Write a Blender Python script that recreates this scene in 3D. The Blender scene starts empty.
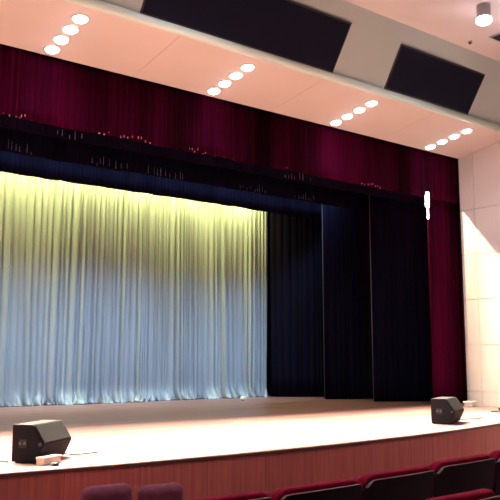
import bpy, bmesh, math, random
from mathutils import Vector, Matrix
S = bpy.context.scene
COL = S.collection
R = math.radians
# ---------------------------------------------------------------- camera
CZ = 1.2
FPX = 760.0
cam = bpy.data.objects.new('camera', bpy.data.cameras.new('camera'))
COL.objects.link(cam)
cam.data.sensor_width = 36
cam.data.lens = 36 * FPX / 500
cam.location = (0, 0, CZ)
PITCH = math.atan(107 / FPX)
cam.rotation_euler = (R(90) + PITCH, 0, R(52.4 - 90))
cam.data.clip_end = 100
S.camera = cam
# ---------------------------------------------------------------- world, exposure
w = bpy.data.worlds.new('world'); S.world = w; w.use_nodes = True
w.node_tree.nodes['Background'].inputs[0].default_value = (0.30, 0.26, 0.36, 1)
w.node_tree.nodes['Background'].inputs[1].default_value = 0.05
vs = S.view_settings
vs.view_transform = 'Standard'; vs.look = 'None'; vs.gamma = 1; vs.use_curve_mapping = False
vs.exposure = 0.0
# ---------------------------------------------------------------- stage light strips (the light of each batten built below)
XC = 6.55                                    # centre line of the hall
def area(name, loc, sx, sy, power, color, rx, spread=180, rz=0):
    l = bpy.data.lights.new(name, 'AREA'); l.shape = 'RECTANGLE'; l.size = sx; l.size_y = sy
    l.energy = power; l.color = color; l.spread = R(spread)
    o = bpy.data.objects.new(name, l); COL.objects.link(o); o.location = loc; o.rotation_euler = (rx, 0, rz)
    return o
# rx > 0 tips the beam towards the stage back (+Y), rx < 0 towards the hall
area('apron_wash', (XC, 13.0, 6.12), 19.0, 0.05, 6600, (1.0, 0.84, 0.60), R(-35), 66)
area('curtain_top_wash', (XC - .4, 18.02, 6.30), 16.4, 0.08, 900, (1.0, 0.90, 0.26), R(10), 150)
area('curtain_cool_wash', (XC, 15.9, 6.55), 19.0, 0.9, 440, (0.46, 0.73, 1.0), R(23), 56)
def spot(name, loc, power, color, deg, blend=0.6, rx=0, ry=0, r=0.05):
    l = bpy.data.lights.new(name, 'SPOT'); l.energy = power; l.color = color
    l.spot_size = R(deg); l.spot_blend = blend; l.shadow_soft_size = r
    o = bpy.data.objects.new(name, l); COL.objects.link(o); o.location = loc; o.rotation_euler = (rx, ry, 0)
    return o
spot('side_wash', (13.8, 13.0, 6.12), 1500, (1.0, .80, .46), 80, .5, R(-35), R(-42), .04)
for k in range(9):
    spot('curtain_lamp_beam', (XC - 8.0 + k * 1.9, 18.10, 6.22), 60, (1.0, .90, .35), 120, .9, R(12), 0, .04)
HALL_POWER = 420
SOFFIT_POWER = 32

# ================================================================ helpers
def new_mat(name, color, rough=0.7, metal=0, noise=None, bump=None, sheen=0, spec=0.5):
    m = bpy.data.materials.new(name); m.use_nodes = True
    nt = m.node_tree; b = nt.nodes['Principled BSDF']
    b.inputs['Base Color'].default_value = (*color, 1)
    b.inputs['Roughness'].default_value = rough; b.inputs['Metallic'].default_value = metal
    b.inputs['Specular IOR Level'].default_value = spec
    if sheen:
        b.inputs['Sheen Weight'].default_value = sheen
        b.inputs['Sheen Roughness'].default_value = 0.4
        b.inputs['Sheen Tint'].default_value = (*[min(1, c * 3 + .1) for c in color], 1)
    if noise or bump:
        tc = nt.nodes.new('ShaderNodeTexCoord'); mp = nt.nodes.new('ShaderNodeMapping')
        nt.links.new(tc.outputs['Object'], mp.inputs[0])
        sc = (noise or bump)[0]
        mp.inputs['Scale'].default_value = sc
        nz = nt.nodes.new('ShaderNodeTexNoise'); nz.inputs['Scale'].default_value = 1
        nz.inputs['Detail'].default_value = 4
        nt.links.new(mp.outputs[0], nz.inputs[0])
        if noise:
            rp = nt.nodes.new('ShaderNodeValToRGB')
            rp.color_ramp.elements[0].position = .3; rp.color_ramp.elements[1].position = .7
            rp.color_ramp.elements[0].color = (*[c * (1 - noise[1]) for c in color], 1)
            rp.color_ramp.elements[1].color = (*[min(1, c * (1 + noise[1])) for c in color], 1)
            nt.links.new(nz.outputs[0], rp.inputs[0]); nt.links.new(rp.outputs[0], b.inputs['Base Color'])
        if bump:
            bp = nt.nodes.new('ShaderNodeBump'); bp.inputs['Strength'].default_value = bump[1]
            bp.inputs['Distance'].default_value = .01
            nt.links.new(nz.outputs[0], bp.inputs['Height']); nt.links.new(bp.outputs[0], b.inputs['Normal'])
    return m

def emit_mat(name, color, strength):
    m = bpy.data.materials.new(name); m.use_nodes = True
    b = m.node_tree.nodes['Principled BSDF']
    b.inputs['Base Color'].default_value = (*color, 1)
    b.inputs['Emission Color'].default_value = (*color, 1); b.inputs['Emission Strength'].default_value = strength
    return m

def wood_mat(name, dark, light, plank_w, plank_l, rough, gap=0.003, vertical=False):
    """planks: brick pattern for joints, stretched noise for grain"""
    m = bpy.data.materials.new(name); m.use_nodes = True
    nt = m.node_tree; N = nt.nodes; L = nt.links; b = N['Principled BSDF']
    tc = N.new('ShaderNodeTexCoord')
    src = tc.outputs['Object']
    if vertical:
        sep = N.new('ShaderNodeSeparateXYZ'); cb = N.new('ShaderNodeCombineXYZ')
        L.new(src, sep.inputs[0]); L.new(sep.outputs[2], cb.inputs[0]); L.new(sep.outputs[0], cb.inputs[1])
        src = cb.outputs[0]
    br = N.new('ShaderNodeTexBrick'); L.new(src, br.inputs[0])
    br.inputs['Scale'].default_value = 1; br.inputs['Brick Width'].default_value = plank_l
    br.inputs['Row Height'].default_value = plank_w; br.inputs['Mortar Size'].default_value = gap
    br.inputs['Mortar Smooth'].default_value = .2; br.inputs['Bias'].default_value = 0
    br.inputs['Color1'].default_value = (*dark, 1); br.inputs['Color2'].default_value = (*light, 1)
    br.inputs['Mortar'].default_value = (*[c * .35 for c in dark], 1)
    mp = N.new('ShaderNodeMapping'); L.new(src, mp.inputs[0]); mp.inputs['Scale'].default_value = (1.2, 22, 1)
    nz = N.new('ShaderNodeTexNoise'); nz.inputs['Scale'].default_value = 1; nz.inputs['Detail'].default_value = 5
    L.new(mp.outputs[0], nz.inputs[0])
    mx = N.new('ShaderNodeMix'); mx.data_type = 'RGBA'; mx.blend_type = 'MULTIPLY'; mx.inputs[0].default_value = .55
    rp = N.new('ShaderNodeValToRGB'); rp.color_ramp.elements[0].color = (.55, .5, .5, 1); rp.color_ramp.elements[0].position = .35
    rp.color_ramp.elements[1].position = .65
    L.new(nz.outputs[0], rp.inputs[0]); L.new(br.outputs[0], mx.inputs[6]); L.new(rp.outputs[0], mx.inputs[7])
    L.new(mx.outputs[2], b.inputs['Base Color'])
    b.inputs['Roughness'].default_value = rough
    return m

M = {
 'stage_floor': wood_mat('stage_floor', (.155, .078, .078), (.28, .152, .145), .22, 3.4, .36),
 'fascia': wood_mat('fascia', (.58, .155, .12), (.66, .185, .145), .9, 3.0, .5, vertical=True),
 'nosing': new_mat('nosing', (.12, .045, .04), .45),
 'soffit': new_mat('soffit', (.74, .67, .63), .75, noise=((.6, .6, .6), .04)),
 'bulkhead': new_mat('bulkhead', (.48, .60, .58), .8, noise=((.5, .5, .5), .05)),
 'ceiling': new_mat('ceiling', (.70, .68, .70), .8, noise=((.7, .7, .7), .04)),
 'cornice': new_mat('cornice', (.74, .95, .86), .3, spec=.6),
 'wall': new_mat('wall', (.66, .62, .60), .7, noise=((.8, .8, .8), .04)),
 'black_wall': new_mat('black_wall', (.006, .006, .010), .9, spec=.2),
 'carpet': new_mat('carpet', (.10, .03, .04), .95, noise=((30, 30, 30), .3)),
 'grey_curtain': new_mat('grey_curtain', (.25, .30, .35), .85, noise=((.9, .9, .25), .09)),
 'red_velvet': new_mat('red_velvet', (.031, .0006, .010), 1, spec=.03, noise=((1.3, 1.3, .10), .8)),  # streaked noise paints in the brighter clusters of lit pleats
 'black_velvet': new_mat('black_velvet', (.0040, .0036, .0110), 1, spec=.03, noise=((3, 3, .3), .3)),
 'lit_edge_socket': new_mat('lit_edge_socket', (.10, .10, .12), .6),  # grey painting light on the leg edges, also plain colour of the sockets
 'pleat_glint': new_mat('pleat_glint', (.16, .18, .30), .5),  # pale colour for painted glints on the border pleats
 'fringe_glint': new_mat('fringe_glint', (.45, .10, .14), .5),  # pinkish colour for painted glints along the valance hem
 'panel_cloth': new_mat('panel_cloth', (.003, .005, .020), .85, spec=.2, bump=((60, 60, 60), .4)),
 'panel_frame': new_mat('panel_frame', (.04, .04, .05), .6),
 'speaker': new_mat('speaker', (.010, .009, .014), .8, spec=.15, bump=((120, 120, 120), .5)),
 'grille': new_mat('grille', (.012, .010, .014), .8, spec=.15, bump=((260, 260, 260), .8)),
 'rubber': new_mat('rubber', (.02, .02, .02), .8),
 'chrome': new_mat('chrome', (.6, .6, .62), .3, metal=1),
 'steel_grey': new_mat('steel_grey', (.42, .42, .45), .45, metal=.6),
 'plush': new_mat('plush', (.24, .004, .028), .95, spec=.1, sheen=.05, noise=((18, 18, 18), .2)),
 'faded_plush': new_mat('faded_plush', (.15, .030, .055), .95, sheen=.1, noise=((12, 12, 12), .2)),
 'shell': new_mat('shell', (.010, .004, .008), .5, noise=((3, 3, 3), .2)),
 'piping': new_mat('piping', (.50, .25, .27), .4),
 'pale_box': new_mat('pale_box', (.72, .56, .48), .8, noise=((20, 20, 20), .1)),
 'white': new_mat('white', (.8, .8, .78), .5),
 'tape_green': new_mat('tape_green', (.28, .42, .16), .6),
 'tape_grey': new_mat('tape_grey', (.25, .22, .22), .6),
 'lens': emit_mat('lens', (1.0, .90, .96), 14),
 'warm_lens': emit_mat('warm_lens', (1.0, .86, .60), 6),
 'cool_lens': emit_mat('cool_lens', (.86, .88, 1.0), 9),
}

def link(name, bm, mat, parent=None, smooth=False):
    me = bpy.data.meshes.new(name)
    bmesh.ops.recalc_face_normals(bm, faces=bm.faces)
    bm.to_mesh(me); bm.free()
    if mat: me.materials.append(M[mat])
    if smooth:
        me.polygons.foreach_set('use_smooth', [True] * len(me.polygons))
    o = bpy.data.objects.new(name, me); COL.objects.link(o)
    if parent: o.parent = parent
    return o
def tag(o, label=None, cat=None, group=None, kind=None):
    if label: o['label'] = label
    if cat: o['category'] = cat
    if group: o['group'] = group
    if kind: o['kind'] = kind
    return o
def empty(name, loc, rz=0, label=None, cat=None, group=None):
    o = bpy.data.objects.new(name, None); COL.objects.link(o); o.empty_display_size = .1
    o.location = loc; o.rotation_euler = (0, 0, rz)
    return tag(o, label, cat, group)
def copy_tree(o, parent=None):
    c = o.copy(); COL.objects.link(c)
    if parent: c.parent = parent
    for ch in list(o.children): copy_tree(ch, c)
    return c
def box(bm, x0, x1, y0, y1, z0, z1, bev=0, mtx=None, seg=2):
    r = bmesh.ops.create_cube(bm, size=1)
    v = r['verts']
    bmesh.ops.scale(bm, vec=(x1 - x0, y1 - y0, z1 - z0), verts=v)
    bmesh.ops.translate(bm, vec=((x0 + x1) / 2, (y0 + y1) / 2, (z0 + z1) / 2), verts=v)
    if bev:
        es = list({e for q in v for e in q.link_edges})
        rr = bmesh.ops.bevel(bm, geom=es, offset=bev, segments=seg, affect='EDGES', profile=.5)
        v = list({q for q in rr['verts']} | {q for q in v if q.is_valid})
    if mtx: bmesh.ops.transform(bm, matrix=mtx, verts=v)
    return v
def cyl(bm, p0, p1, r0, r1=None, n=20, cap=True):
    p0 = Vector(p0); p1 = Vector(p1); d = p1 - p0
    if r1 is None: r1 = r0
    q = d.to_track_quat('Z', 'Y').to_matrix().to_4x4()
    r = bmesh.ops.create_cone(bm, cap_ends=cap, segments=n, radius1=r0, radius2=r1, depth=d.length,
                              matrix=Matrix.Translation((p0 + p1) / 2) @ q)
    return r['verts']
def prism(bm, prof, axis0, axis1, f):
    """prof list of 2D points extruded between axis0..axis1, f(t,u,v)->xyz"""
    a = [bm.verts.new(f(axis0, u, v)) for u, v in prof]; b = [bm.verts.new(f(axis1, u, v)) for u, v in prof]
    n = len(prof)
    bm.faces.new(a); bm.faces.new(b[::-1])
    fs = []
    for i in range(n): fs.append(bm.faces.new((a[i], a[(i + 1) % n], b[(i + 1) % n], b[i])))
    return a + b
def tube(name, pts, r, mat, parent=None, n=6):
    bm = bmesh.new(); rings = []
    P = [Vector(p) for p in pts]
    for i, p in enumerate(P):
        d = (P[min(i + 1, len(P) - 1)] - P[max(i - 1, 0)]).normalized()
        up = Vector((0, 0, 1)) if abs(d.z) < .9 else Vector((1, 0, 0)); a = d.cross(up).normalized(); b = a.cross(d)
        rings.append([bm.verts.new(p + (a * math.cos(k * 2 * math.pi / n) + b * math.sin(k * 2 * math.pi / n)) * r) for k in range(n)])
    for i in range(len(rings) - 1):
        for k in range(n): bm.faces.new((rings[i][k], rings[i][(k + 1) % n], rings[i + 1][(k + 1) % n], rings[i + 1][k]))
    bm.faces.new(rings[0]); bm.faces.new(rings[-1][::-1])
    return link(name, bm, mat, parent, smooth=True)

# ================================================================ structure
XR, XL = 16.3, 2 * XC - 16.3          # hall side walls
YP = 12.14                             # proscenium plane
SLX, SRX = XL - 2.2, XR + 2.2
def edge_y(x):                         # curved apron edge
    return 7.85 + (x - 6.3) ** 2 / 56.0
# stage floor: slab with the curved front, fascia below it, dark nosing along the edge
bm = bmesh.new()
xs = [XL + (XR - XL) * i / 60 for i in range(61)]
front = [(x, edge_y(x)) for x in xs]
poly = front + [(XR, YP), (SRX, YP), (SRX, 19.6), (SLX, 19.6), (SLX, YP), (XL, YP)]
a = [bm.verts.new((x, y, 0)) for x, y in poly]; b = [bm.verts.new((x, y, -.05)) for x, y in poly]
bm.faces.new(a); bm.faces.new(b[::-1])
for i in range(len(poly)): j = (i + 1) % len(poly); bm.faces.new((a[i], a[j], b[j], b[i]))
tag(link('stage_floor', bm, 'stage_floor'), 'wooden plank stage floor with a curved front edge', 'stage', kind='structure')
def strip(name, mat, z0, z1, off, th):
    bm = bmesh.new(); rows = []
    for x, y in front:
        rows.append([bm.verts.new(q) for q in ((x, y - off, z0), (x, y - off, z1), (x, y - off + th, z1), (x, y - off + th, z0))])
    for i in range(len(rows) - 1):
        for k in range(4): bm.faces.new((rows[i][k], rows[i + 1][k], rows[i + 1][(k + 1) % 4], rows[i][(k + 1) % 4]))
    bm.faces.new(rows[0]); bm.faces.new(rows[-1][::-1])
    return tag(link(name, bm, mat), kind='structure')
strip('stage_front', 'fascia', -.95, -.045, .0, .06)
strip('trim_1', 'nosing', -.040, -.006, .012, .04)

# auditorium floor: tier by the camera, then a ramp down to the flat in front of the stage
bm = bmesh.new()
prof = [(-4, -.36), (3.9, -.36), (6.4, -.95), (12.1, -.95), (12.1, -1.1), (-4, -1.1)]
prism(bm, prof, XL, XR, lambda t, u, v: (t, u, v))
tag(link('floor', bm, 'carpet'), kind='structure')

# right side wall: cladding panels with open joints on a backing
joints = [-1.0, .35, 1.50, 2.65, 3.80, 4.97, 7.9]
def side_wall(name, x, sgn):
    bm = bmesh.new()
    box(bm, *sorted((x + sgn * .03, x + sgn * .2)), -4, YP, -1.0, 7.9)
    y_edges = [YP + .01, 11.70, 8.9, 6.1, 3.3, .5, -2.3, -4]
    for i in range(len(y_edges) - 1):
        for j in range(len(joints) - 1):
            box(bm, *sorted((x, x + sgn * .028)), y_edges[i + 1] + .004, y_edges[i] - .004, joints[j] + .007, joints[j + 1] - .007)
    return tag(link(name, bm, 'wall'), kind='structure')
side_wall('wall_right', XR, 1)
side_wall('wall_left', XL, -1)
bm = bmesh.new(); box(bm, XL, XR, -4.2, -4, -1, 7.9)
tag(link('wall_rear', bm, 'wall'), kind='structure')
# stage house, black
for nm, b_ in (('wall_back', (SLX, SRX, 19.4, 19.6, 0, 8.2)), ('wall_stage_left', (SLX - .2, SLX, YP, 19.6, 0, 8.2)),
               ('wall_stage_right', (SRX, SRX + .2, YP, 19.6, 0, 8.2)), ('ceiling_stage', (SLX, SRX, YP, 19.6, 8.2, 8.35))):
    bm = bmesh.new(); box(bm, *b_); tag(link(nm, bm, 'black_wall'), kind='structure')
bm = bmesh.new()
box(bm, XR + .0, SRX, YP + .0, YP + .04, 0, 8.2); box(bm, SLX, XL, YP, YP + .04, 0, 8.2)
box(bm, SLX, SRX, YP, YP + .04, 6.45, 8.2)
tag(link('wall_proscenium', bm, 'black_wall'), kind='structure')

# sloped soffit between proscenium and cornice
SLOPE = 133.7 / 988
def soffit_z(y): return 6.39 + (YP - y) * SLOPE
YF = 10.36
bm = bmesh.new()
seams = [XL, -.05, 3.25, 6.57, 9.9, 13.3, XR]
for i in range(len(seams) - 1):
    x0, x1 = seams[i] + .004, seams[i + 1] - .004
    prism(bm, [(YP, soffit_z(YP)), (YF, soffit_z(YF)), (YF, soffit_z(YF) + .05), (YP, soffit_z(YP) + .05)], x0, x1, lambda t, u, v: (t, u, v))
prism(bm, [(YP, soffit_z(YP) + .03), (YF, soffit_z(YF) + .03), (YF, soffit_z(YF) + .1), (YP, soffit_z(YP) + .1)], XL, XR, lambda t, u, v: (t, u, v))
tag(link('ceiling_soffit', bm, 'soffit'), kind='structure')
# bulkhead leaning out over the hall
KB = 1478 / 1138
ZF = soffit_z(YF)
YT, ZT = YF - (7.76 - ZF) / KB, 7.76
bm = bmesh.new()
prism(bm, [(YF, ZF), (YT, ZT), (YT + .15, ZT + .08), (YF + .15, ZF + .08)], XL, XR, lambda t, u, v: (t, u, v))
tag(link('wall_bulkhead', bm, 'bulkhead'), kind='structure')
# cornice: rounded rail along the edge
bm = bmesh.new(); cyl(bm, (XL, YF - .01, ZF + .015), (XR, YF - .01, ZF + .015), .082, n=28)
tag(link('trim_2', bm, 'cornice', smooth=False), kind='structure')
for p in bpy.data.objects['trim_2'].data.polygons: p.use_smooth = len(p.vertices) == 4
bm = bmesh.new(); box(bm, XL, XR, -4, YT + .1, 7.76, 7.9)
tag(link('ceiling', bm, 'ceiling'), kind='structure')

# dark panels on the bulkhead
def on_bulk(x, z, out=0):
    y = YF - (z - ZF) / KB
    n = Vector((0, -KB, -1)).normalized()
    return Vector((x, y, z)) + n * out
def bulk_panel(x0, x1, z0, z1, label, skew0=0, skew1=0):
    c = on_bulk((x0 + x1) / 2, z0, 0)
    root = empty('acoustic_panel', c, 0, label, 'panel', 'dark panels on the leaning bulkhead')
    def slab(inset, o0, o1):
        bm = bmesh.new()
        q = [(x0 + inset + skew0, z0 + inset), (x1 - inset + skew1, z0 + inset), (x1 - inset, z1 - inset), (x0 + inset, z1 - inset)]
        f = [bm.verts.new(on_bulk(x, z, o1) - c) for x, z in q]; k = [bm.verts.new(on_bulk(x, z, o0) - c) for x, z in q]
        bm.faces.new(f); bm.faces.new(k[::-1])
        for i in range(4): j = (i + 1) % 4; bm.faces.new((f[i], f[j], k[j], k[i]))
        return bm
    link('frame', slab(0, 0.001, .02), 'panel_frame', root)
    link('cloth', slab(.03, .012, .028), 'panel_cloth', root)
bulk_panel(5.68, 9.90, ZF + .07, 7.50, 'long dark rectangular panel on the bulkhead, the wider one to the left', 0, .06)
bulk_panel(11.33, 14.12, ZF + .08, 7.47, 'shorter dark rectangular panel on the bulkhead, nearer the right wall', .1, .1)

# ================================================================ downlights of the soffit
def make_soffit_light():
    root = empty('downlight', (0, 0, 0))
    bm = bmesh.new()
    cyl(bm, (0, 0, -.018), (0, 0, .006), .135, .15, n=28)
    link('trim_ring', bm, 'white', root)
    bm = bmesh.new(); bmesh.ops.create_uvsphere(bm, u_segments=20, v_segments=10, radius=.115)
    bmesh.ops.scale(bm, vec=(1, 1, .35), verts=bm.verts)
    bmesh.ops.translate(bm, vec=(0, 0, -.02), verts=bm.verts)
    link('lens', bm, 'lens', root, smooth=True)
    return root
rows = [(4.88, 'leftmost row'), (8.25, 'second row from left'), (11.58, 'third row from left'), (14.85, 'row by right wall')]
pos = ['nearest the cornice', 'second from the cornice', 'third from the cornice', 'nearest the red valance']
dl = make_soffit_light(); first = True
for rx_, rn in rows:
    for k in range(4):
        y = 10.79 + k * .365
        o = dl if first else copy_tree(dl); first = False
        o.location = (rx_, y, soffit_z(y) - .004); o.rotation_euler = (-math.atan(SLOPE), 0, 0)
        tag(o, 'round soffit downlight, %s, %s' % (rn, pos[k]), 'ceiling light', 'downlights in the peach soffit')
        spot('downlight_beam', (rx_, y, soffit_z(y) - .1), SOFFIT_POWER * (.3 if rx_ > 14 else 1), (1.0, .84, .90), 120, .8, R(-16))
for x in (1.55, -1.75):
    spot('downlight_beam', (x, 11.3, soffit_z(11.3) - .1), SOFFIT_POWER * 4, (1.0, .84, .90), 120, .8, R(-16))

# hall ceiling lights
def ceiling_lamp(x, y, label):
    root = empty('ceiling_lamp', (x, y, 7.76), 0, label, 'ceiling light', 'cylinder lamps on the hall ceiling')
    bm = bmesh.new(); cyl(bm, (0, 0, -.26), (0, 0, 0), .13, n=24); link('housing', bm, 'steel_grey', root)
    bm = bmesh.new(); bmesh.ops.create_uvsphere(bm, u_segments=20, v_segments=10, radius=.15)
    bmesh.ops.scale(bm, vec=(1, 1, .6), verts=bm.verts); bmesh.ops.translate(bm, vec=(0, 0, -.29), verts=bm.verts)
    link('bulb', bm, 'lens', root, smooth=True)
ceiling_lamp(11.75, 8.05, 'cylinder ceiling lamp with bright white bulb, left of the two at top right')
ceiling_lamp(12.62, 7.98, 'cylinder ceiling lamp cut by the right edge of the photo')
for x, y in ((11.75, 8.05), (12.62, 7.98), (6.5, 8.05), (1.5, 8.05), (3.5, 5.2), (9.5, 5.2)):  # beyond the two built lamps, unseen beams added to brighten hall and stage front
    spot('lamp_and_fill_beam', (x, y, 7.28), HALL_POWER * (.35 if x > 10 else 1), (.88, .90, 1.0), 165, .6)
# air vent and sensor in the ceiling
root = empty('air_vent', (13.45, 8.62, 7.76), 0, 'grey slatted air vent in the ceiling below the two lamps', 'vent')
bm = bmesh.new()
for q in ((-.42, .42, -.2, -.17), (-.42, .42, .17, .2)): box(bm, *q, -.03, 0)
for q in ((-.42, -.39, -.17, .17), (.39, .42, -.17, .17)): box(bm, *q, -.03, 0)
link('frame', bm, 'steel_grey', root)
bm = bmesh.new()
for k in range(7):
    box(bm, -.39, .39, -.006, .006, -.025, .025, mtx=Matrix.Translation((0, -.145 + k * .048, -.02)) @ Matrix.Rotation(R(40), 4, 'X'))
link('slats', bm, 'panel_frame', root)
root = empty('smoke_detector', (12.93, 9.22, 7.76), 0, 'small dark round detector on the ceiling by the bulkhead edge', 'detector')
bm = bmesh.new(); cyl(bm, (0, 0, -.03), (0, 0, 0), .04, .05); link('base', bm, 'steel_grey', root)
bm = bmesh.new(); cyl(bm, (0, 0, -.055), (0, 0, -.03), .02, .035); link('sensor', bm, 'panel_frame', root)

# ================================================================ drapes
def vnoise(rng, n):
    v = [rng.uniform(-1, 1) for _ in range(n)]
    def f(t):
        i = math.floor(t); u = t - i; u = u * u * (3 - 2 * u)
        return v[i % n] * (1 - u) + v[(i + 1) % n] * u
    return f
def drape(name, mat, p0, p1, z0, z1, fmin, fmax, depth, seed, step=.022, rows=14, drift=.03, puddle=0, hem=0, regular=False, parent=None, thick=.008, box_pl=False, clusters=()):
    """pleated cloth hung along the line p0-p1; folds bulge towards the hall between sharp creases"""
    rng = random.Random(seed)
    P0 = Vector((*p0, 0)); P1 = Vector((*p1, 0)); D = P1 - P0; Ln = D.length; D.normalize()
    Nn = Vector((D.y, -D.x, 0))
    kn = [-.4]; dp = []
    while kn[-1] < Ln + .4:
        kn.append(kn[-1] + (rng.uniform(fmin, fmax) if regular else fmin + (fmax - fmin) * rng.random() ** 1.7))
        dp.append(depth * rng.uniform(.35, 1))
    n1 = vnoise(rng, 97); n2 = vnoise(rng, 89); n3 = vnoise(rng, 101); n4 = vnoise(rng, 83)
    import bisect
    def fold(s):
        i = min(max(bisect.bisect_right(kn, s) - 1, 0), len(dp) - 1)
        u = (s - kn[i]) / (kn[i + 1] - kn[i])
        return dp[i] * math.sin(math.pi * min(max(u, 0), 1)) ** .7
    nc = int(Ln / step); bm = bmesh.new(); grid = []
    for r in range(rows + 1):
        t = r / rows
        if puddle: t = t ** 1.6                  # more rows near the floor
        z = z0 + (z1 - z0) * t
        row = []
        for c in range(nc + 1):
            s = Ln * c / nc
            sw = s + drift * n1(s * 1.3 + z * .15) * (1.5 - t) + drift * .5 * n2(s * 4 + z * .12)
            d = fold(sw) * (1 + .35 * n3(s * 2 + z * .12)) + .04 * depth / .06 * n4(s * .8)
            x = P0 + D * s
            zz = z
            if any(a <= s + P0.x <= b for a, b in clusters): d += .045 * abs(math.sin(s * 27)) + .02
            if puddle:
                g = max(0, 1 - (z - z0) / .38) ** 1.5
                d += g * (.10 + .11 * n2(s * 7 + 3) + .05 * n3(s * 19 + z * 14))
                x = x + D * (g * .07 * n1(s * 5 + z * 6))
                if r == 0: zz = z0 + .005
                elif g > 0: zz = z + g * .04 * n4(s * 9 + r)
                zz = max(zz, z0 + .004)
            if hem and r == 0: zz = z0 + hem * n2(s * 3.1)
            p = x + Nn * d
            row.append(bm.verts.new((p.x, p.y, zz)))
        grid.append(row)
    for r in range(rows):
        for c in range(nc):
            bm.faces.new((grid[r][c], grid[r][c + 1], grid[r + 1][c + 1], grid[r + 1][c]))
    me = bpy.data.meshes.new(name); bm.to_mesh(me); bm.free()
    me.materials.append(M[mat]); me.polygons.foreach_set('use_smooth', [True] * len(me.polygons))
    o = bpy.data.objects.new(name, me); COL.objects.link(o)
    if parent: o.parent = parent
    md = o.modifiers.new('cloth', 'SOLIDIFY'); md.thickness = thick; md.offset = 1
    return o
def curtain_thing(name, label, cat, loc, group=None):
    return empty(name, loc, 0, label, cat, group)

tag(drape('backdrop_curtain', 'grey_curtain', (XL - .5, 18.55), (14.86, 18.55), 0, 6.5,   .035, .25, .17, 4, step=.016, rows=34, drift=.05, puddle=1),
    'pale grey blue pleated curtain across the back of the stage, lit yellow above', 'curtain')
tag(drape('valance', 'red_velvet', (XL - .6, 12.26), (XR + .6, 12.26), 5.20, 6.5, .05, .16, .045, 11, step=.018, rows=6, drift=.006, hem=.012, clusters=((5.9, 7.1), (8.2, 9.0), (10.4, 11.0), (4.2, 4.5))),
    'long dark red velvet valance across the top of the stage opening', 'valance')
tag(drape('side_drape', 'red_velvet', (15.33, 12.42), (XR + .7, 12.42), .02, 6.5, .06, .2, .06, 21, step=.012, rows=14, drift=.02),
    'dark red velvet drape hanging at the right edge of the stage opening', 'curtain')
for i, (y, sd, lb) in enumerate([(13.45, 31, 'black pleated border curtain hanging first behind the red valance'),
                              (15.05, 32, 'black pleated border curtain, the middle one of the three overhead'),
                              (16.85, 33, 'black border curtain hanging farthest back, just before the grey curtain')]):
    tag(drape('border_curtain', 'black_velvet', (SLX + .1, y), (SRX - .1, y), 5.36, 7.6, .05, .16, .05, sd, step=.022, rows=6, drift=.008, hem=.012),
        lb, 'curtain', 'black border curtains over the stage')
for i, (p0, p1, sd, lb) in enumerate([((14.78, 18.15), (16.2, 17.15), 41, 'black leg curtain beside the grey curtain, farthest upstage'),
                                   ((15.17, 16.2), (16.5, 15.3), 42, 'black leg curtain in the middle of the three at right'),
                                   ((15.38, 14.5), (16.8, 13.62), 43, 'black leg curtain nearest the red side drape')]):
    lg = drape('leg_curtain', 'black_velvet', p0, p1, .01, 7.4, .1, .3, .05, sd, step=.02, rows=12, drift=.03)
    if i: tube('lit_edge', [(p0[0] - .012, p0[1] - .01, .02), (p0[0] - .012, p0[1] - .01, 7.3)], .011, 'lit_edge_socket', lg)  # paler tube stands in for light caught on the leading edge
    tag(lg, lb, 'curtain', 'black leg curtains at the right wing')
# glints along the hems built as pale strands, clustered where cloth catches light
def add_glints(name, mat, y, z, spans, seed, parent, w=.016, hmin=.06, hmax=.2, gap=(.04, .1)):
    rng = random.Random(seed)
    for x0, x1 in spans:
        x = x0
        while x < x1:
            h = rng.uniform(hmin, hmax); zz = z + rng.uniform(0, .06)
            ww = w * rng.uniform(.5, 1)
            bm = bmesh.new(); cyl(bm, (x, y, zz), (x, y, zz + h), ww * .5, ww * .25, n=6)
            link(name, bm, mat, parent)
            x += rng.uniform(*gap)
B = [o for o in bpy.data.objects if o.name.startswith('border_curtain')]
B.sort(key=lambda o: o.name)
add_glints('hem_glint', 'pleat_glint', 13.385, 5.37, [(5.67, 6.22), (11.36, 12.16)], 1, B[0], gap=(.07, .17))
add_glints('hem_glint', 'pleat_glint', 14.985, 5.37, [(5.3, 5.87), (7.17, 8.16), (8.58, 9.62), (11.23, 12.04), (13.06, 13.78)], 2, B[1], gap=(.06, .16))
V = bpy.data.objects['valance']
add_glints('hem_glint', 'fringe_glint', 12.20, 5.19, [(4.21, 4.61), (5.96, 7.1), (7.9, 8.3), (10.4, 10.8), (12.7, 13.4)], 3, V, hmin=.02, hmax=.05, w=.03, gap=(.05, .13))

# light battens behind the borders
def batten(y, z, rx, mat, label, x1=9.5):
    root = empty('light_batten', (XC, y, z), 0, label, 'stage light', 'light battens over the stage')
    mt = Matrix.Rotation(rx, 4, 'X')
    bm = bmesh.new(); box(bm, -9.5, x1, -.06, .06, .03, .15, .01, mt); link('housing', bm, 'black_wall', root)
    bm = bmesh.new(); box(bm, -9.4, x1 - .1, -.035, .035, .012, .03, 0, mt); link('diffuser', bm, mat, root)
batten(13.0, 6.14, R(-32), 'warm_lens', 'black light batten hanging behind the red valance')
batten(18.02, 6.33, R(10), 'warm_lens', 'black light batten above the grey curtain', 8.1)
batten(15.9, 6.58, R(22), 'cool_lens', 'black light batten behind the middle black border', 8.5)

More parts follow.
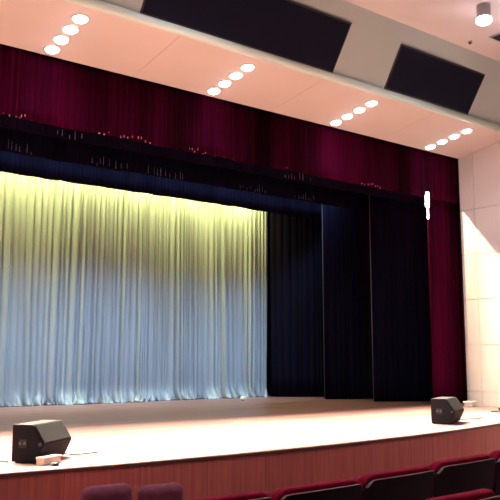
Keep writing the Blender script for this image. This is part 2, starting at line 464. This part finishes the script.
# bright lamp at the side of the opening
root = empty('hanging_stage_lamp', (14.86, 12.08, 5.28), 0, 'narrow bright white lamp hanging in front of the red side drape', 'stage light')
bm = bmesh.new(); cyl(bm, (0, 0.05, -.02), (0, .05, .9), .012, n=8); box(bm, -.02, .02, -.0, .05, -.36, .0, .005); link('bracket', bm, 'black_wall', root)
bm = bmesh.new(); box(bm, -.048, .048, -.07, .0, -.38, -.06, .015); cyl(bm, (0, -.045, -.06), (0, -.045, 0), .04, n=12); link('lamp_head', bm, 'cool_lens', root)
bm = bmesh.new(); cyl(bm, (0, -.045, -.68), (0, -.045, -.38), .02, n=12); link('tube', bm, 'cool_lens', root)

# ================================================================ floor monitors
def wedge(loc, rz, W, D, H, label, flip):
    root = empty('stage_monitor', loc, rz, label, 'speaker', 'wedge monitors on the stage edge')
    # local: x along the grille, -y towards the grille normal
    nose = .40 * D / .31; top = .84 * D
    prof = [(0, .012), (D, .012), (nose, H * .5), (top, H), (0, H)]
    bm = bmesh.new()
    prism(bm, prof, 0, W, lambda t, u, v: (t, -u, v))
    bmesh.ops.bevel(bm, geom=list(bm.edges), offset=.009, segments=2, affect='EDGES')
    link('cabinet', bm, 'speaker', root)
    # grille on the upper slanted face
    a = Vector((0, -nose, H * .5)); b_ = Vector((0, -top, H)); d = b_ - a; n = Vector((0, d.z, -d.y)).normalized()
    if n.y > 0: n = -n
    def face_slab(t0, t1, s0, s1, o0, o1):
        bm = bmesh.new(); vs_ = []
        for o in (o0, o1):
            vs_.append([bm.verts.new(a + d * s + Vector((t, 0, 0)) + n * o) for t, s in ((t0, s0), (t1, s0), (t1, s1), (t0, s1))])
        bm.faces.new(vs_[0]); bm.faces.new(vs_[1][::-1])
        for i in range(4): j = (i + 1) % 4; bm.faces.new((vs_[0][i], vs_[0][j], vs_[1][j], vs_[1][i]))
        return bm
    link('grille', face_slab(.03, W - .03, .07, .93, 0, .008), 'grille', root)
    # recessed handle plate on the end with two sockets, and a knob
    bm = bmesh.new(); box(bm, -.006, .0, -D * .62, -D * .30, H * .40, H * .62, .002); link('end_plate', bm, 'rubber', root)
    bm = bmesh.new()
    for q in (-.36, -.54): cyl(bm, (-.014, D * q, H * .52), (-.004, D * q, H * .52), .018, n=14)
    link('sockets', bm, 'lit_edge_socket', root)
    bm = bmesh.new(); cyl(bm, (-.02, -nose * .90, H * .5), (0, -nose * .90, H * .5), .022, n=14); link('knob', bm, 'panel_frame', root)
    for x, y in ((.06, -.04), (W - .06, -.04), (.06, -D + .04), (W - .06, -D + .04)):
        bm = bmesh.new(); cyl(bm, (x, y, 0), (x, y, .014), .018, n=12); link('foot', bm, 'rubber', root)
    return root
wedge((3.29, 8.75, 0), .69, .72, .31, .43, 'large black wedge monitor on the stage edge at left, by a pale box', 0)
wedge((11.17, 9.13, 0), .43, .82, .33, .45, 'black wedge monitor on the stage at right, before the red side drape', 0)

# small things on the stage
root = empty('cardboard_box', (3.60, 8.42, 0), .5, 'small pale box lying against the left wedge monitor', 'box')
bm = bmesh.new(); box(bm, -.14, .16, -.05, .06, 0, .075, .005); link('body', bm, 'pale_box', root)
bm = bmesh.new(); box(bm, -.145, .165, -.055, .065, .062, .088, .004); link('lid', bm, 'pale_box', root)
bm = bmesh.new(); v = cyl(bm, (0, 0, 0), (0, 0, .03), .055, .04, n=18); o = link('floor_puck', bm, 'rubber'); o.location = (3.60, 8.25, 0)
tag(o, 'small black round object on the stage edge beside the pale box', 'puck')
def wig(pts): return [(x, y, .008) for x, y in pts]
tag(tube('cable', wig([(3.28, 8.80), (3.22, 8.92), (3.1, 8.98), (2.9, 9.0), (2.6, 9.1), (2.2, 9.4)]), .008, 'rubber'), 'thin black cable trailing left from the left wedge monitor', 'cable')
tag(tube('cable', wig([(4.0, 9.24), (4.1, 9.14), (4.15, 9.02), (4.12, 8.99), (4.22, 8.96), (4.35, 8.98), (4.5, 9.0)]), .008, 'rubber'), 'short black cable curling at the right end of the left wedge monitor', 'cable')
tag(tube('cable', wig([(12.08, 9.38), (12.2, 9.32), (12.5, 9.38), (12.9, 9.34), (13.2, 9.5)]), .008, 'rubber'), 'black cable lying right of the right wedge monitor', 'cable')
root = empty('paper_tray', (15.92, 11.80, 0), .3, 'small white tray on the stage at the foot of the right wall', 'box')
bm = bmesh.new(); box(bm, -.13, .13, -.10, .10, 0, .09, .01); link('body', bm, 'white', root)
bm = bmesh.new(); box(bm, -.15, .15, -.12, .12, .09, .12, .008); link('rim', bm, 'white', root)
root = empty('floor_bracket', (14.85, 10.2, 0), .2, 'low dark metal object lying on the stage by the right photo edge', 'bracket')
bm = bmesh.new(); box(bm, -.25, .35, -.12, .12, 0, .03, .006); link('plate', bm, 'rubber', root)
bm = bmesh.new(); box(bm, .0, .3, -.05, .05, .03, .09, .01); link('block', bm, 'rubber', root)
for x, y, l_, rz, mt_, lb in [(11.3, 9.62, .12, .3, 'tape_grey', 'short grey tape mark on the stage just left of the right monitor'),
                       (11.02, 9.74, .10, .3, 'tape_grey', 'short grey tape mark on the stage farther from the right monitor'),
                       (8.69, 11.58, .35, .2, 'tape_green', 'green tape mark on the bright middle of the stage'),
                       ]:
    bm = bmesh.new(); box(bm, -l_ / 2, l_ / 2, -.025, .025, .0005, .003); o = link('tape_mark', bm, mt_); o.location = (x, y, 0); o.rotation_euler.z = rz
    tag(o, lb, 'tape')
root = empty('crumpled_paper', (13.0, 17.2, 0), 0, 'small white crumpled scrap on the floor before the grey curtain', 'paper')
bm = bmesh.new(); bmesh.ops.create_icosphere(bm, subdivisions=3, radius=.075); rng = random.Random(5)
for v in bm.verts: v.co *= rng.uniform(.75, 1.1); v.co.z = max(v.co.z * .8 + .055, 0.0)
link('scrap', bm, 'white', root)

# ================================================================ theatre seats
def curved_panel(bm, hw, z0, z1, y_mid, curve, th, top_arch=0, corner=.05, nx=20, nz=10, lean=.10):
    """panel curved in plan (ends nearer to the front, +y), leaning back upwards"""
    F, Bk = [], []
    for layer, G in ((0, F), (1, Bk)):
        for i in range(nz + 1):
            tz = i / nz; row = []
            for j in range(nx + 1):
                u = -1 + 2 * j / nx
                top = z1 - top_arch * u * u
                e = max(0, abs(u) - (1 - corner / hw)) / (corner / hw)
                top -= corner * (1 - math.sqrt(max(0, 1 - e * e))) * .9
                z = z0 + (top - z0) * tz
                y = y_mid + curve * u * u - lean * (z - z0) / (z1 - z0)
                row.append(bm.verts.new((u * hw, y + (th if layer else 0), z)))
            G.append(row)
    for G, fl in ((F, 0), (Bk, 1)):
        for i in range(nz):
            for j in range(nx): bm.faces.new((G[i][j], G[i][j + 1], G[i + 1][j + 1], G[i + 1][j]))
    for i in range(nz):
        bm.faces.new((F[i][0], F[i + 1][0], Bk[i + 1][0], Bk[i][0])); bm.faces.new((F[i][nx], F[i + 1][nx], Bk[i + 1][nx], Bk[i][nx]))
    for j in range(nx):
        bm.faces.new((F[0][j], F[0][j + 1], Bk[0][j + 1], Bk[0][j])); bm.faces.new((F[nz][j], F[nz][j + 1], Bk[nz][j + 1], Bk[nz][j]))
    return F
def make_seat():
    root = empty('theatre_seat', (0, 0, 0))
    HW = .29
    bm = bmesh.new(); F = curved_panel(bm, HW, .30, .835, 0, .035, .022, .006, .045)
    edge = [tuple(v.co) for v in F[-1]]
    link('back_shell', bm, 'shell', root, smooth=False)
    tube('piping', [(x, y - .002, z + .003) for x, y, z in edge], .0035, 'piping', root)
    bm = bmesh.new(); curved_panel(bm, HW - .004, .42, .866, .024, .035, .085, .008, .05, lean=.105)
    bmesh.ops.recalc_face_normals(bm, faces=bm.faces)
    o = link('back_cushion', bm, 'plush', root, smooth=True)
    md = o.modifiers.new('b', 'BEVEL'); md.width = .025; md.segments = 3; md.limit_method = 'ANGLE'
    bm = bmesh.new(); box(bm, -.25, .25, .13, .24, .36, .80, .04, Matrix.Translation((0, .0, 0)), 3)
    o = link('seat_cushion', bm, 'plush', root, smooth=True)
    bm = bmesh.new(); box(bm, -.23, .23, .24, .262, .38, .78, .008); link('seat_pan', bm, 'shell', o)
    for s in (-1, 1):
        bm = bmesh.new(); box(bm, s * .285 - .012, s * .285 + .012, .04, .36, 0, .60, .008); link('side_frame', bm, 'shell', root)
        bm = bmesh.new(); box(bm, s * .283 - .022, s * .283 + .022, -.01, .40, .60, .635, .012); link('armrest', bm, 'shell', root)
    bm = bmesh.new(); box(bm, -.29, .29, .02, .20, 0, .03, .004); link('foot_rail', bm, 'shell', root)
    return root
seat = make_seat()
jn = [(1.98, 3.30, .505), (2.66, 3.3, .497), (3.37, 3.32, .500), (4.09, 3.36, .518), (4.85, 3.42, .528), (5.62, 3.5, .535)]
labels = ['red seat with dark back, leftmost whole one of the near row', 'red seat with dark back, second of the near row from the left',
          'red seat with dark back, third of the near row from the left', 'red seat with dark back, fourth in the near row, below the right wedge monitor',
          'red seat with dark back, cut by the right photo edge']
# first spot starts where the photo shows the first complete back
for i in range(5):
    p, q = jn[i], jn[i + 1]
    o = seat if i == 0 else copy_tree(seat)
    d = math.hypot(q[0] - p[0], q[1] - p[1])
    o.location = ((p[0] + q[0]) / 2 + .075, (p[1] + q[1]) / 2 + .07, -.36)
    o.rotation_euler.z = math.atan2(q[1] - p[1], q[0] - p[0])
    o.scale = (d / .62, 1, ((p[2] + q[2]) / 2 + .34) / .865)
    tag(o, labels[i], 'seat', 'red theatre seats in the near row')
o = copy_tree(seat); o.location = (3.20, 2.46, -.36); o.scale = (.95, 1, 1.035); o.rotation_euler.z = .02
tag(o, 'nearest red seat, only its rounded cushion top showing at the lower right', 'seat')

def armchair(loc, rz, label, sc=1, hz=1):
    root = empty('armchair', loc, rz, label, 'armchair', 'faded armchairs before the stage')
    root.scale = (sc, 1, hz)
    bm = bmesh.new(); box(bm, -.27, .27, -.10, .10, .25, .875, .095, None, 6); o = link('backrest', bm, 'faded_plush', root, smooth=True)
    bm = bmesh.new(); box(bm, -.25, .25, .08, .62, .22, .46, .05, None, 4); link('seat_cushion', bm, 'faded_plush', root, smooth=True)
    for s in (-1, 1):
        bm = bmesh.new(); box(bm, s * .215 - .035, s * .215 + .035, -.06, .60, .10, .66, .04, None, 4); link('armrest', bm, 'faded_plush', root, smooth=True)
    for x in (-.28, .28):
        for y in (-.04, .55):
            bm = bmesh.new(); cyl(bm, (x, y, 0), (x, y, .12), .018, .024, n=10); link('leg', bm, 'shell', root)
armchair((3.69, 7.15, -.95), -.04, 'faded purple red armchair before the stage, the taller middle one at lower left')
armchair((4.29, 7.10, -.95), -.04, 'faded purple red armchair before the stage, the lower one right of its neighbour', .93, .95)
